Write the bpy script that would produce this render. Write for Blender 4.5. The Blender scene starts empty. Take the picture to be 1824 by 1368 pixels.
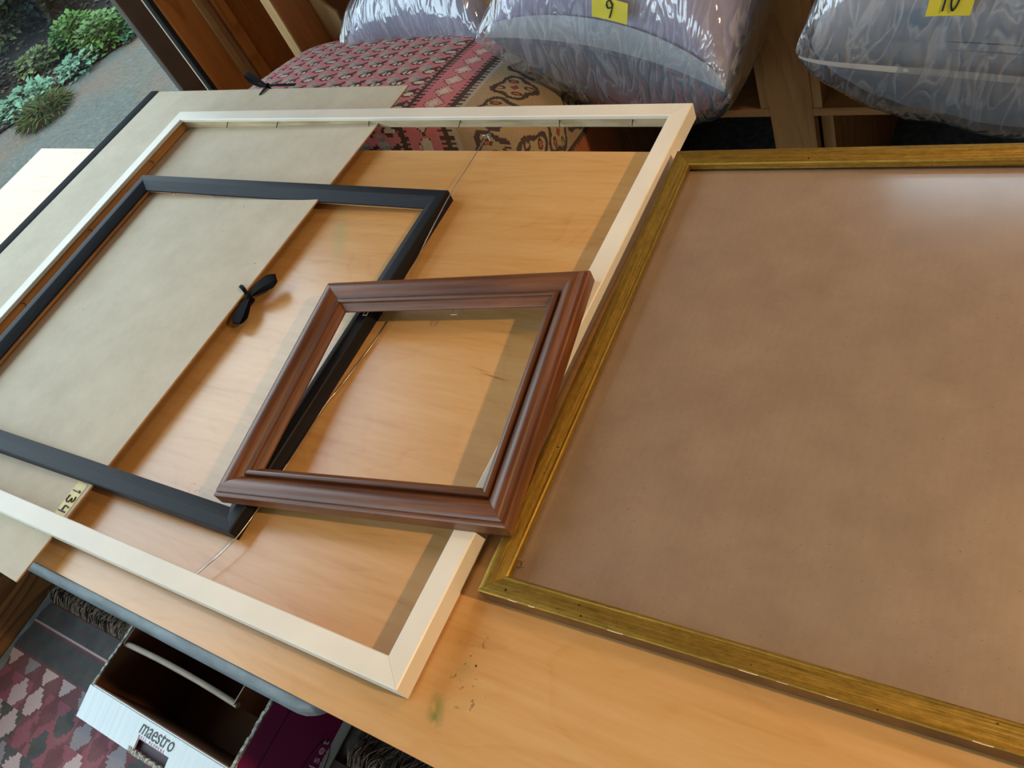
import bpy, bmesh, math, random
from math import sin, cos, pi, sqrt, radians as RD
from mathutils import Vector as V, Matrix, Euler, noise as MN
random.seed(7)
SC = bpy.context.scene
COL = SC.collection
LIFT = .755        # everything is laid out with the table top at z = 0, then lifted so that the floor is z = 0
FLOOR = -.755

# ---------------------------------------------------------------- colours and materials
def lin(c):
    return c/12.92 if c <= .04045 else ((c+.055)/1.055)**2.4
def hexc(h):
    return tuple(lin(int(h[i:i+2], 16)/255) for i in (0, 2, 4))
class NT:
    def __init__(s, name):
        s.m = bpy.data.materials.new(name); s.m.use_nodes = True
        s.t = s.m.node_tree; s.t.nodes.clear()
        s.out = s.t.nodes.new('ShaderNodeOutputMaterial')
        s.co = None
    def n(s, typ, ins=None, **kw):
        nd = s.t.nodes.new(typ)
        for k, v in kw.items(): setattr(nd, k, v)
        for k, v in (ins or {}).items():
            if hasattr(v, 'is_output'): s.t.links.new(v, nd.inputs[k])
            else: nd.inputs[k].default_value = v
        return nd
    def obj(s, sc=(1, 1, 1), loc=(0, 0, 0), rot=(0, 0, 0)):
        if not s.co: s.co = s.n('ShaderNodeTexCoord').outputs['Object']
        return s.n('ShaderNodeMapping', {'Vector': s.co, 'Scale': sc, 'Location': loc, 'Rotation': rot}).outputs[0]
    def noise(s, vec, scale=5, det=3, rough=.5, dist=0):
        return s.n('ShaderNodeTexNoise', {'Vector': vec, 'Scale': scale, 'Detail': det, 'Roughness': rough, 'Distortion': dist}).outputs[0]
    def math(s, op, a, b=0, c=0):
        nd = s.n('ShaderNodeMath', operation=op)
        for i, v in enumerate((a, b, c)):
            if hasattr(v, 'is_output'): s.t.links.new(v, nd.inputs[i])
            else: nd.inputs[i].default_value = v
        return nd.outputs[0]
    def ramp(s, fac, stops):
        nd = s.n('ShaderNodeValToRGB', {'Fac': fac}); e = nd.color_ramp.elements
        while len(e) < len(stops): e.new(.5)
        for el, (p, c) in zip(e, stops):
            el.position = p; el.color = (c, c, c, 1) if not hasattr(c, '__len__') else (*c[:3], 1)
        return nd.outputs[0]
    def mix(s, fac, a, b, mode='MIX'):
        nd = s.n('ShaderNodeMix', data_type='RGBA', blend_type=mode)
        for k, v in ((0, fac), (6, a), (7, b)):
            if hasattr(v, 'is_output'): s.t.links.new(v, nd.inputs[k])
            else: nd.inputs[k].default_value = (*v[:3], 1) if hasattr(v, '__len__') else v
        return nd.outputs[2]
    def bump(s, h, strength=.2, dist=.002):
        return s.n('ShaderNodeBump', {'Height': h, 'Strength': strength, 'Distance': dist}).outputs[0]
    def bsdf(s, color, rough=.5, metal=0, spec=.5, normal=None, coat=0, coat_rough=.1, sheen=0):
        nd = s.n('ShaderNodeBsdfPrincipled', {'Metallic': metal, 'Specular IOR Level': spec, 'Coat Weight': coat, 'Coat Roughness': coat_rough, 'Sheen Weight': sheen})
        for k, v in (('Base Color', color), ('Roughness', rough)):
            if hasattr(v, 'is_output'): s.t.links.new(v, nd.inputs[k])
            else: nd.inputs[k].default_value = (*v[:3], 1) if hasattr(v, '__len__') else v
        if normal is not None: s.t.links.new(normal, nd.inputs['Normal'])
        return nd.outputs[0]
    def done(s, sh):
        s.t.links.new(sh, s.out.inputs[0]); return s.m

def plain(name, color, rough=.5, metal=0, spec=.5, var=.08, scale=30, bump=0, **kw):
    t = NT(name); v = t.obj()
    f = t.noise(v, scale, 4)
    d = tuple(c*(1-var*1.6) for c in color); l = tuple(min(1, c*(1+var)) for c in color)
    c = t.ramp(f, [(.3, d), (.7, l)])
    nm = t.bump(t.noise(v, scale*4, 3), bump) if bump else None
    return t.done(t.bsdf(c, rough, metal, spec, nm, **kw))

def wood(name, light, dark, grain=(2.5, 38, 38), figure=.35, rough=.45, spec=.5, axis='x', rings=9, coat=0, bump=.08):
    """wood with streaks along one axis of the object"""
    t = NT(name)
    rot = (0, 0, 0) if axis == 'x' else ((0, 0, pi/2) if axis == 'y' else (0, pi/2, 0))
    v = t.obj(rot=rot)
    m = t.n('ShaderNodeMapping', {'Vector': v, 'Scale': grain}).outputs[0]
    streak = t.noise(m, 3, 5, .6)
    m2 = t.n('ShaderNodeMapping', {'Vector': v, 'Scale': (.9, 4.5, 4.5)}).outputs[0]
    fig = t.noise(m2, 1.6, 2, .45, .3)
    ring = t.math('FRACT', t.math('MULTIPLY', fig, rings))
    ringm = t.ramp(ring, [(0, 0), (.55, .25), (.9, 1), (1, .0)])
    fac = t.math('ADD', t.math('MULTIPLY', streak, 1-figure), t.math('MULTIPLY', ringm, figure))
    c = t.ramp(fac, [(.25, light), (.75, dark)])
    nm = t.bump(streak, bump, .001)
    return t.done(t.bsdf(c, rough, 0, spec, nm, coat=coat, coat_rough=.25))

M = {}
def make_materials():
    # the birch plywood with its smudges and ink flecks
    t = NT('birch_plywood'); v = t.obj()
    m = t.n('ShaderNodeMapping', {'Vector': v, 'Scale': (2.2, 26, 26)}).outputs[0]
    st = t.noise(m, 3, 5, .6)
    m2 = t.n('ShaderNodeMapping', {'Vector': v, 'Scale': (1.6, 5.5, 1), 'Location': (.3, .1, 0)}).outputs[0]
    fig = t.noise(m2, 1.5, 2, .4, .6)
    ring = t.ramp(t.math('FRACT', t.math('MULTIPLY', fig, 13)), [(0, .1), (.7, .2), (.93, 1), (1, .1)])
    fac = t.math('ADD', t.math('MULTIPLY', st, .9), t.math('MULTIPLY', ring, .1))
    c = t.ramp(fac, [(.2, hexc('D2AA74')), (.55, hexc('C89A5E')), (.85, hexc('B08044'))])
    blot = t.ramp(t.noise(v, 3.2, 4), [(.42, 0), (.7, 1)])
    c = t.mix(t.math('MULTIPLY', blot, .3), c, hexc('B98E58'))
    def smudge(c, x, y, rx, ry, rot, col, amt, nscale, lo=.45, hi=.6):
        mp = t.n('ShaderNodeMapping', {'Vector': t.n('ShaderNodeVectorMath', {0: t.co, 1: (x, y, 0)}, operation='SUBTRACT').outputs[0], 'Rotation': (0, 0, rot)}).outputs[0]
        sc = t.n('ShaderNodeVectorMath', {0: mp, 1: (1/rx, 1/ry, 0)}, operation='MULTIPLY').outputs[0]
        ln = t.n('ShaderNodeVectorMath', {0: sc}, operation='LENGTH').outputs['Value']
        near = t.ramp(ln, [(.0, 1), (1, 0)])
        nz = t.ramp(t.noise(v, nscale, 4), [(lo, 0), (hi, 1)])
        return t.mix(t.math('MULTIPLY', t.math('MULTIPLY', near, nz), amt), c, col)
    c = smudge(c, 1.060, -.185, .09, .018, 1.0, hexc('8FA06A'), .55, 30, .3, .6)
    c = smudge(c, 1.572, -.670, .045, .022, 1.2, hexc('38401C'), 2.0, 130, .62, .67)
    c = smudge(c, 1.570, -.690, .030, .014, 1.3, hexc('7C8240'), .8, 40)
    c = smudge(c, 1.560, -.717, .030, .010, 1.2, hexc('6E7C34'), .9, 60)
    c = smudge(c, 1.437, -.3725, .024, .0018, .12, hexc('9A5420'), 1.1, 40, .3, .5)
    c = smudge(c, 1.412, -.366, .022, .0009, .16, hexc('8A5A30'), .7, 40, .3, .5)
    c = smudge(c, 1.120, -.610, .03, .02, .4, hexc('6B6350'), 1.3, 120, .58, .66)
    M['ply'] = t.done(t.bsdf(c, .3, 0, .55, t.bump(st, .03, .001), coat=.38, coat_rough=.22))
    M['ply_edge'] = wood('plywood_edge', hexc('9A7E5C'), hexc('57432C'), (1, 60, 420), .1, .7)
    # painted / gilded / stained mouldings
    M['cream'] = plain('cream_paint', hexc('E4DFD1'), .38, var=.04, scale=14, bump=.02)
    M['raw'] = wood('raw_pine', hexc('E2A560'), hexc('BE8040'), (3, 50, 50), .2, .75)
    M['raw_pale'] = wood('raw_back', hexc('DCC6A0'), hexc('A88E62'), (6, 40, 40), .2, .8)
    t = NT('black_stain'); v = t.obj(sc=(1.5, 30, 30)); f = t.noise(v, 3, 5, .65)
    sc_ = t.ramp(t.noise(t.obj(sc=(4, 60, 60)), 3, 6, .7), [(.62, 0), (.72, 1)])
    c = t.mix(t.math('MULTIPLY', sc_, .35), t.ramp(f, [(.3, (.006, .007, .010)), (.7, (.014, .016, .022))]), (.09, .08, .07))
    M['black'] = t.done(t.bsdf(c, .5, 0, .18, t.bump(f, .08, .001)))
    t = NT('mahogany_stain'); v = t.obj(sc=(2.2, 46, 46)); f = t.noise(v, 3, 6, .65)
    c = t.ramp(f, [(.25, hexc('462814')), (.5, hexc('693D1F')), (.78, hexc('935C32'))])
    big = t.noise(t.obj(sc=(3, 9, 9)), 2.2, 3)
    c = t.mix(t.math('MULTIPLY', t.ramp(big, [(.4, 0), (.7, 1)]), .45), c, hexc('3F251A'))
    M['brown'] = t.done(t.bsdf(c, t.ramp(f, [(.2, .3), (.8, .45)]), 0, .55, t.bump(f, .12, .001), coat=.12, coat_rough=.3))
    t = NT('gold_leaf'); v = t.obj(sc=(3.5, 170, 170)); f = t.mix(.35, t.noise(v, 3, 6, .8), t.noise(t.obj(sc=(20, 60, 60)), 4, 5, .8)); f = t.n('ShaderNodeRGBToBW', {'Color': f}).outputs[0]
    c = t.ramp(f, [(.34, hexc('5E4A1C')), (.5, hexc('98782F')), (.66, hexc('C49E48'))])
    sp = t.ramp(t.noise(t.obj(), 170, 2), [(.70, 0), (.75, 1)])
    c = t.mix(sp, c, hexc('2A1505'))
    M['gold'] = t.done(t.bsdf(c, t.ramp(f, [(.3, .55), (.7, .36)]), .88, .5, t.bump(f, .5, .0008)))
    M['gold_side'] = plain('ochre_bole', hexc('6B4418'), .55, var=.25, scale=25, bump=.05)
    M['chip'] = plain('gesso_chip', hexc('E9D9B0'), .7)
    # boards and papers
    t = NT('kraft_board'); v = t.obj(); f = t.noise(v, 22, 6, .7); g = t.noise(t.obj(sc=(1, 1, 1)), 420, 2)
    c = t.ramp(f, [(.3, hexc('8F7B69')), (.7, hexc('9F8B77'))])
    c = t.mix(t.ramp(g, [(.68, 0), (.74, .8)]), c, hexc('7A5A3C'))
    flute = t.n('ShaderNodeTexWave', {'Vector': v, 'Scale': 42, 'Distortion': .6}, wave_type='BANDS', bands_direction='X').outputs[1]
    c = t.mix(t.math('MULTIPLY', flute, .07), c, hexc('8B6B4C'))
    M['kraft'] = t.done(t.bsdf(c, .6, 0, .3))
    t = NT('grey_chipboard'); v = t.obj(); f = t.noise(v, 14, 7, .75); g = t.noise(t.obj(), 600, 2)
    c = t.ramp(f, [(.3, hexc('BBB09A')), (.7, hexc('CDC3AE'))])
    c = t.mix(t.ramp(g, [(.66, 0), (.78, .5)]), c, hexc('938A76'))
    spk = t.ramp(t.noise(t.obj(), 130, 1), [(.80, 0), (.82, .8)])
    c = t.mix(spk, c, hexc('6F6656'))
    M['chipboard'] = t.done(t.bsdf(c, .7, 0, .3, t.bump(g, .06, .0005)))
    M['chip_edge'] = plain('chipboard_edge', hexc('B98B5E'), .8, scale=60)
    M['cloth_black'] = plain('black_cloth', (.006, .008, .010), .85, spec=.15, var=.3, scale=200, bump=.1)
    M['ribbon'] = plain('black_ribbon', (.005, .005, .006), .85, spec=.15, var=.3, scale=90, bump=.05)
    M['note'] = plain('yellow_note', hexc('D9C93C'), .6, var=.06, scale=30)
    M['note_pale'] = plain('pale_yellow_tape', hexc('D9D08A'), .5, var=.08, scale=40)
    M['ink'] = plain('ink', (.012, .012, .02), .5)
    M['steel'] = plain('steel_wire', (.55, .53, .5), .35, metal=1)
    M['nail'] = plain('dark_nail', (.09, .085, .08), .5, metal=.6)
    # acrylic and glass
    def schlick(t, f0, nm=None):
        ins = {'Blend': .5}
        if nm is not None: ins['Normal'] = nm
        fc = t.n('ShaderNodeLayerWeight', ins).outputs['Facing']
        return t.math('MULTIPLY_ADD', t.math('POWER', fc, 5), 1-f0, f0)
    t = NT('acrylic_sheet'); fr = schlick(t, .048)
    tr = t.n('ShaderNodeBsdfTransparent', {'Color': (.985, .985, .98, 1)}).outputs[0]
    gl = t.n('ShaderNodeBsdfGlossy', {'Color': (1, 1, 1, 1), 'Roughness': .17}).outputs[0]
    M['acrylic'] = t.done(t.n('ShaderNodeMixShader', {0: fr, 1: tr, 2: gl}).outputs[0])
    t = NT('window_glass'); fr = schlick(t, .03)
    tr = t.n('ShaderNodeBsdfTransparent', {'Color': (.93, .97, .96, 1)}).outputs[0]
    gl = t.n('ShaderNodeBsdfGlossy', {'Color': (1, 1, 1, 1), 'Roughness': .0}).outputs[0]
    M['glass'] = t.done(t.n('ShaderNodeMixShader', {0: fr, 1: tr, 2: gl}).outputs[0])
    # clear plastic film: see-through, glossy creases
    t = NT('clear_film'); v = t.obj(sc=(6, 1.1, 1.6), rot=(0, .25, .35))
    cr = t.noise(v, 5, 2, .5, 1.5); cr2 = t.noise(t.obj(sc=(1, 3, 2)), 7, 2, .5, .8)
    h = t.math('ADD', t.math('MULTIPLY', t.math('ABSOLUTE', t.math('SUBTRACT', cr, .5)), 2), t.math('MULTIPLY', cr2, .35))
    nm = t.bump(h, .38, .02)
    fr = schlick(t, .09, nm)
    tr = t.n('ShaderNodeBsdfTransparent', {'Color': (.95, .96, .98, 1)}).outputs[0]
    gl = t.n('ShaderNodeBsdfGlossy', {'Color': (1, 1, 1, 1), 'Roughness': .09, 'Normal': nm}).outputs[0]
    df = t.n('ShaderNodeBsdfDiffuse', {'Color': (.80, .84, .92, 1), 'Normal': nm}).outputs[0]
    milky = t.ramp(t.math('ABSOLUTE', t.math('SUBTRACT', cr, .5)), [(0, .34), (.06, .10), (.4, .14)])
    a = t.n('ShaderNodeMixShader', {0: milky, 1: tr, 2: df}).outputs[0]
    M['film'] = t.done(t.n('ShaderNodeMixShader', {0: t.math('MINIMUM', t.math('MULTIPLY', fr, 1.6), .8), 1: a, 2: gl}).outputs[0])
    M['pillow_lilac'] = plain('lilac_fabric', hexc('A9A3BD'), .8, var=.1, scale=9, bump=.1)
    M['pillow_grey'] = plain('grey_fabric', hexc('8B929F'), .8, var=.1, scale=9, bump=.1)
    M['pillow_steel'] = plain('steel_blue_fabric', hexc('A4ACBA'), .8, var=.1, scale=9, bump=.1)
    M['pillow_blue'] = plain('pale_blue_fabric', hexc('9FA5BE'), .8, var=.1, scale=9, bump=.1)
    M['hem'] = plain('white_hem', hexc('CFD2D6'), .7)
    # room
    M['jamb'] = wood('orange_fir', hexc('D08C48'), hexc('AE6C30'), (1.5, 22, 22), .35, .45, axis='z', rings=7)
    M['panel'] = wood('brown_veneer', hexc('B8783C'), hexc('9A602A'), (1.5, 30, 30), .15, .5, axis='z')
    M['pale_edge'] = wood('pale_maple', hexc('C9A571'), hexc('A98450'), (2, 40, 40), .1, .6, axis='z')
    M['pine'] = wood('shelf_pine', hexc('B98A52'), hexc('98683A'), (2, 30, 30), .2, .6, axis='z')
    M['pine_x'] = wood('shelf_pine_board', hexc('B98A52'), hexc('98683A'), (2, 30, 30), .2, .6, axis='x')
    M['knee'] = wood('knee_wall_oak', hexc('8F5F33'), hexc('5F3A1B'), (1.6, 20, 20), .5, .5, axis='y', rings=14)
    M['wall'] = plain('wall_plaster', hexc('B7A68C'), .8, scale=6)
    M['wall_dark'] = plain('wall_boards', hexc('6B4A2C'), .8, scale=6)
    M['ceil'] = plain('ceiling_boards', hexc('B08A5C'), .8, scale=6)
    M['metal'] = plain('bronze_aluminium', hexc('6A645E'), .4, metal=.3, var=.12, scale=12)
    M['gasket'] = plain('black_gasket', (.015, .017, .017), .6)
    M['floor'] = plain('grey_carpet', hexc('5A5F5C'), .9, var=.3, scale=60, bump=.3)
    M['pad'] = plain('rug_pad', hexc('7E8A8C'), .85, var=.2, scale=25, bump=.3)
    t = NT('grey_plastic_rim'); f = t.noise(t.obj(sc=(3, 8, 8)), 6, 5, .65)
    c = t.ramp(f, [(.3, hexc('4A5356')), (.55, hexc('66757C')), (.8, hexc('808C90'))])
    M['rim'] = t.done(t.bsdf(c, .38, 0, .5, t.bump(f, .1, .002)))
    M['leg'] = plain('table_leg_steel', (.2, .2, .2), .4, metal=.7)
    # woven things: pattern comes from a per-face colour
    t = NT('kilim_weave'); a = t.n('ShaderNodeAttribute', attribute_name='weave').outputs[0]
    f = t.noise(t.obj(), 240, 3, .7); g = t.noise(t.obj(), 24, 3)
    c = t.mix(t.math('MULTIPLY', f, .28), a, (.03, .025, .025)); c = t.mix(t.math('MULTIPLY', g, .2), c, hexc('BDB0A4'))
    M['weave'] = t.done(t.bsdf(c, .9, 0, .15, t.bump(f, .6, .002)))
    M['fringe'] = plain('wool_fringe', hexc('94806F'), .9, var=.4, scale=80)
    M['fringe_dark'] = plain('black_wool', (.012, .012, .013), .9, var=.4, scale=80)
    # box
    t = NT('white_carton'); v = t.obj(); f = t.noise(t.obj(sc=(60, 2, 2)), 2, 3)
    M['carton'] = t.done(t.bsdf(t.ramp(f, [(.3, hexc('C2D2D8')), (.7, hexc('D2DEE2'))]), .42, 0, .5, t.bump(f, .15, .003)))
    M['brown_card'] = plain('brown_cardboard', hexc('6A4426'), .8, var=.1, scale=12)
    M['card_lip'] = plain('pale_cardboard', hexc('8F7F6A'), .5, var=.12, scale=30)
    M['torn'] = plain('torn_corrugate', hexc('A7A49A'), .9, var=.5, scale=160, bump=.6)
    M['purple'] = plain('purple_print', hexc('7E1254'), .5, var=.06, scale=10)
    M['purple_dark'] = plain('purple_ink_and_shade', hexc('2E0A22'), .5)  # print ink, also colours the sheet standing for shade under the hand hole
    M['white_ink'] = plain('white_ink', hexc('CFC6CE'), .6)
    M['print_black'] = plain('print_black', hexc('2C2E3A'), .5)
    M['print_pink'] = plain('print_pink', hexc('B98CA8'), .5)
    # outdoors
    t = NT('wet_gravel'); v = t.obj(); f = t.noise(v, 30, 6, .85); g = t.noise(v, 1.4, 5, .6)
    vo = t.n('ShaderNodeTexVoronoi', {'Vector': v, 'Scale': 42}).outputs['Distance']
    c = t.ramp(f, [(.3, (0.0342, 0.0388, 0.0325)), (.6, (0.0725, 0.0775, 0.0633)), (.78, (0.2110, 0.2048, 0.1628))])
    c = t.mix(t.ramp(g, [(.5, 0), (.64, .7)]), c, (0.0990, 0.0625, 0.0407))
    M['gravel'] = t.done(t.bsdf(c, .8, 0, .3, t.bump(vo, .6, .02)))
    t = NT('leaf_litter'); v = t.obj(); f = t.noise(v, 26, 5, .8)
    c = t.ramp(f, [(.3, (0.0054, 0.0067, 0.0061)), (.55, (0.0202, 0.0181, 0.0147)), (.75, (0.0571, 0.0470, 0.0370))])
    M['litter'] = t.done(t.bsdf(c, .9, 0, .2, t.bump(f, .8, .05)))
    for nm, a, b in (('leaf_green', (0.0255, 0.0670, 0.0092), (0.0624, 0.1340, 0.0231)), ('leaf_mint', (0.0397, 0.1035, 0.0508), (0.0907, 0.1949, 0.1109)), ('leaf_dark', (0.0034, 0.0072, 0.0046), (0.0113, 0.0219, 0.0139)),
                     ('leaf_olive', (0.0198, 0.0305, 0.0101), (0.0510, 0.0670, 0.0231)), ('leaf_lime', (0.0340, 0.0518, 0.0092), (0.0794, 0.0974, 0.0231)), ('leaf_grey', (0.0284, 0.0365, 0.0231), (0.0737, 0.0792, 0.0462))):
        t = NT(nm); f = t.noise(t.obj(), 5, 3)
        M[nm] = t.done(t.bsdf(t.ramp(f, [(.35, a), (.65, b)]), .6, 0, .3))
    M['bark'] = plain('bark', (.03, .025, .02), .9)
    M['sky_block_hill'] = plain('forest_floor', (.012, .018, .013), .95, var=.5, scale=2)
make_materials()

# ---------------------------------------------------------------- mesh helpers
class MB:
    def __init__(s): s.v = []; s.f = []; s.mi = []
    def add(s, vs, fs, mi=0):
        o = len(s.v); s.v += [tuple(p) for p in vs]
        for f in fs: s.f.append([i+o for i in f]); s.mi.append(mi)
    def box(s, x0, x1, y0, y1, z0, z1, mi=0):
        s.add([(x, y, z) for x in (x0, x1) for y in (y0, y1) for z in (z0, z1)],
              [(0, 1, 3, 2), (4, 6, 7, 5), (0, 4, 5, 1), (2, 3, 7, 6), (0, 2, 6, 4), (1, 5, 7, 3)], mi)
    def prism(s, poly, z0, z1, mi=0):
        n = len(poly)
        s.add([(x, y, z0) for x, y in poly]+[(x, y, z1) for x, y in poly],
              [list(range(n))[::-1], list(range(n, 2*n))]+[(i, (i+1) % n, n+(i+1) % n, n+i) for i in range(n)], mi)
    def tube(s, pts, r, sides=8, mi=0, r1=None):
        pts = [V(p) for p in pts]; rings = []
        up = V((.13, .31, .94))
        for i, p in enumerate(pts):
            d = (pts[min(i+1, len(pts)-1)]-pts[max(i-1, 0)]).normalized()
            a = d.cross(up)
            if a.length < 1e-4: a = d.cross(V((1, 0, 0)))
            a.normalize(); b = d.cross(a)
            rr = r if r1 is None else r+(r1-r)*i/(len(pts)-1)
            rings.append([p+a*rr*cos(2*pi*k/sides)+b*rr*sin(2*pi*k/sides) for k in range(sides)])
        vs = [q for g in rings for q in g]; n = len(rings)
        fs = [(i*sides+k, i*sides+(k+1) % sides, (i+1)*sides+(k+1) % sides, (i+1)*sides+k) for i in range(n-1) for k in range(sides)]
        fs += [list(range(sides))[::-1], [(n-1)*sides+k for k in range(sides)]]
        s.add(vs, fs, mi)
    def grid(s, P, nu, nv, mi=0):
        """P[i][j], (nu+1) x (nv+1) points"""
        vs = [P[i][j] for i in range(nu+1) for j in range(nv+1)]
        s.add(vs, [(i*(nv+1)+j, (i+1)*(nv+1)+j, (i+1)*(nv+1)+j+1, i*(nv+1)+j+1) for i in range(nu) for j in range(nv)], mi)
    def ribbon(s, pts, wid, thick=.0006, side=None, mi=0):
        """flat strip along a path; wid may be a list; side is the width direction"""
        pts = [V(p) for p in pts]; n = len(pts)
        w = wid if hasattr(wid, '__len__') else [wid]*n
        vs = []
        for i, p in enumerate(pts):
            d = (pts[min(i+1, n-1)]-pts[max(i-1, 0)]).normalized()
            sd = V(side) if side else d.cross(V((0, 0, 1)))
            sd = (sd-d*sd.dot(d)).normalized(); nn = d.cross(sd).normalized()*thick
            a, b = p-sd*w[i]/2, p+sd*w[i]/2
            vs += [a-nn, b-nn, b+nn, a+nn]
        fs = [(4*i+k, 4*i+(k+1) % 4, 4*(i+1)+(k+1) % 4, 4*(i+1)+k) for i in range(n-1) for k in range(4)]
        fs += [(3, 2, 1, 0), tuple(4*(n-1)+k for k in range(4))]
        s.add(vs, fs, mi)
    def build(s, name, mats, parent=None, smooth=None, bevel=0, loc=None, rot=None, fix=True, merge=0):
        me = bpy.data.meshes.new(name)
        me.from_pydata(s.v, [], s.f)
        for m in (mats if isinstance(mats, (list, tuple)) else [mats]): me.materials.append(m)
        me.polygons.foreach_set('material_index', s.mi)
        if fix:
            bm = bmesh.new(); bm.from_mesh(me)
            if merge: bmesh.ops.remove_doubles(bm, verts=bm.verts, dist=merge)
            bmesh.ops.recalc_face_normals(bm, faces=bm.faces)
            bm.to_mesh(me); bm.free()
        if smooth is not None:
            me.polygons.foreach_set('use_smooth', [True]*len(me.polygons))
            if smooth < 180: me.set_sharp_from_angle(angle=RD(smooth))
        me.update()
        o = bpy.data.objects.new(name, me); COL.objects.link(o)
        if parent: o.parent = parent
        if loc: o.location = loc
        if rot: o.rotation_euler = rot
        if bevel:
            b = o.modifiers.new('edge', 'BEVEL'); b.width = bevel; b.segments = 2; b.limit_method = 'ANGLE'
        return o
def tag(o, label=None, cat=None, group=None, kind=None):
    for k, v in (('label', label), ('category', cat), ('group', group), ('kind', kind)):
        if v: o[k] = v
    return o
def thing(name, label, cat, loc=(0, 0, 0), rot=(0, 0, 0), group=None):
    o = bpy.data.objects.new(name, None); COL.objects.link(o); o.empty_display_size = .05
    o.location = loc; o.rotation_euler = rot
    return tag(o, label, cat, group)
def structure(o): o['kind'] = 'structure'; return o
def smooth_path(pts, n=8):
    """Catmull-Rom through the points"""
    P = [V(p) for p in pts]; P = [P[0]*2-P[1]]+P+[P[-1]*2-P[-2]]; out = []
    for i in range(1, len(P)-2):
        a, b, c, d = P[i-1:i+3]
        for k in range(n):
            t = k/n
            out.append(.5*((2*b)+(c-a)*t+(2*a-5*b+4*c-d)*t*t+(3*b-a-3*c+d)*t**3))
    out.append(P[-2]); return out
def text_mesh(body, size, shear=0, spacing=1.0):
    cu = bpy.data.curves.new('lettering', 'FONT'); cu.body = body; cu.size = size; cu.shear = shear
    cu.space_character = spacing; cu.extrude = .0003; cu.align_x = 'CENTER'; cu.align_y = 'CENTER'
    tmp = bpy.data.objects.new('lettering', cu); COL.objects.link(tmp)
    dg = bpy.context.evaluated_depsgraph_get()
    me = bpy.data.meshes.new_from_object(tmp.evaluated_get(dg))
    bpy.data.objects.remove(tmp); bpy.data.curves.remove(cu)
    return me
def lettering(name, body, size, origin, xdir, ydir, mat, parent, shear=0, spacing=1.0, xs=1.0):
    me = text_mesh(body, size, shear, spacing); me.materials.clear(); me.materials.append(mat); me.name = name
    x, y = V(xdir).normalized(), V(ydir).normalized(); z = x.cross(y)
    for v in me.vertices: v.co = V(origin)+x*v.co.x*xs+y*v.co.y+z*v.co.z
    o = bpy.data.objects.new(name, me); COL.objects.link(o); o.parent = parent; return o

# ---------------------------------------------------------------- camera
F_PX = 1493.137
cd = bpy.data.cameras.new('camera'); cam = bpy.data.objects.new('camera', cd); COL.objects.link(cam)
cd.sensor_fit = 'HORIZONTAL'; cd.sensor_width = 36; cd.lens = F_PX/1824*36; cd.clip_start = .02; cd.clip_end = 200
cam.location = (1.95761, -.773439, .662407); cam.rotation_euler = (.684383, .369184, .478961)
SC.camera = cam

# ---------------------------------------------------------------- room shell
def bx(name, mat, *b, parent=None, bevel=0):
    m = MB(); m.box(*b); return m.build(name, mat, parent, bevel=bevel)
X0, X1, Y0, Y1, CZ = -.10, 4.4, -3.2, 1.02, 1.72
structure(bx('floor', M['floor'], -.2, X1+.1, Y0-.1, Y1+.1, FLOOR-.1, FLOOR))
structure(bx('ceiling', M['ceil'], -.2, X1+.1, Y0-.1, Y1+.1, CZ, CZ+.1))
structure(bx('wall_right', M['wall'], X1, X1+.1, Y0, Y1, FLOOR, CZ))
FX0, FX1, FZ0, FZ1 = .1, 1.9, .05, 1.5              # unseen window added for fill light, in the wall behind the camera
m = MB()
m.box(-.2, FX0, Y0-.1, Y0, FLOOR, CZ); m.box(FX1, X1+.1, Y0-.1, Y0, FLOOR, CZ)
m.box(FX0, FX1, Y0-.1, Y0, FLOOR, FZ0); m.box(FX0, FX1, Y0-.1, Y0, FZ1, CZ)
structure(m.build('wall_front', M['wall']))
WY0, WY1, WZ0, WZ1 = -3.0, .518, -.33, 1.66         # big window in the left wall
m = MB()
m.box(-.20, X0, Y0, Y1, WZ1, CZ); m.box(-.20, X0, Y0, WY0, FLOOR, WZ1); m.box(-.20, X0, WY1, Y1, FLOOR, WZ1)
structure(m.build('wall_left', M['wall']))
m = MB(); m.box(-.20, -.08, Y0, WY1-.015, FLOOR, WZ0)
structure(m.build('wall_left.001', M['knee']))
structure(bx('baseboard_left', M['knee'], -.08, -.066, Y0, .5, FLOOR, FLOOR+.085, bevel=.003))
BX0, BX1, BZ0, BZ1 = 1.47, 2.9, .52, 1.14           # clerestory in the wall behind the shelves
m = MB()
m.box(-.1, BX0, Y1, Y1+.1, FLOOR, CZ); m.box(BX1, X1, Y1, Y1+.1, FLOOR, CZ)
m.box(BX0, BX1, Y1, Y1+.1, FLOOR, BZ0); m.box(BX0, BX1, Y1, Y1+.1, BZ1, CZ)
structure(m.build('wall_back', M['wall_dark']))
w1 = bpy.data.objects.new('window_1', None); COL.objects.link(w1); structure(w1); w1.location = (-.096, 0, WZ0)
m = MB(); m.box(-.002, .002, WY0, WY1-.012, 0, WZ1-WZ0); m.build('glass', M['glass'], w1)
m = MB(); m.box(-.004, .016, .428, .490, 0, WZ1-WZ0); m.build('mullion', M['metal'], w1, bevel=.003)
m = MB(); m.box(-.02, .028, -1.3, -1.24, 0, WZ1-WZ0); m.build('mullion', M['metal'], w1, bevel=.003)
m = MB(); m.box(-.004, .014, WY1-.014, WY1, 0, WZ1-WZ0); m.build('gasket', M['gasket'], w1)
m = MB(); m.box(-.04, .02, WY0, WY1, WZ1-WZ0-.05, WZ1-WZ0); m.build('head_rail', M['metal'], w1)
w2 = bpy.data.objects.new('window_2', None); COL.objects.link(w2); structure(w2); w2.location = (BX0, Y1+.05, BZ0)
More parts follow.
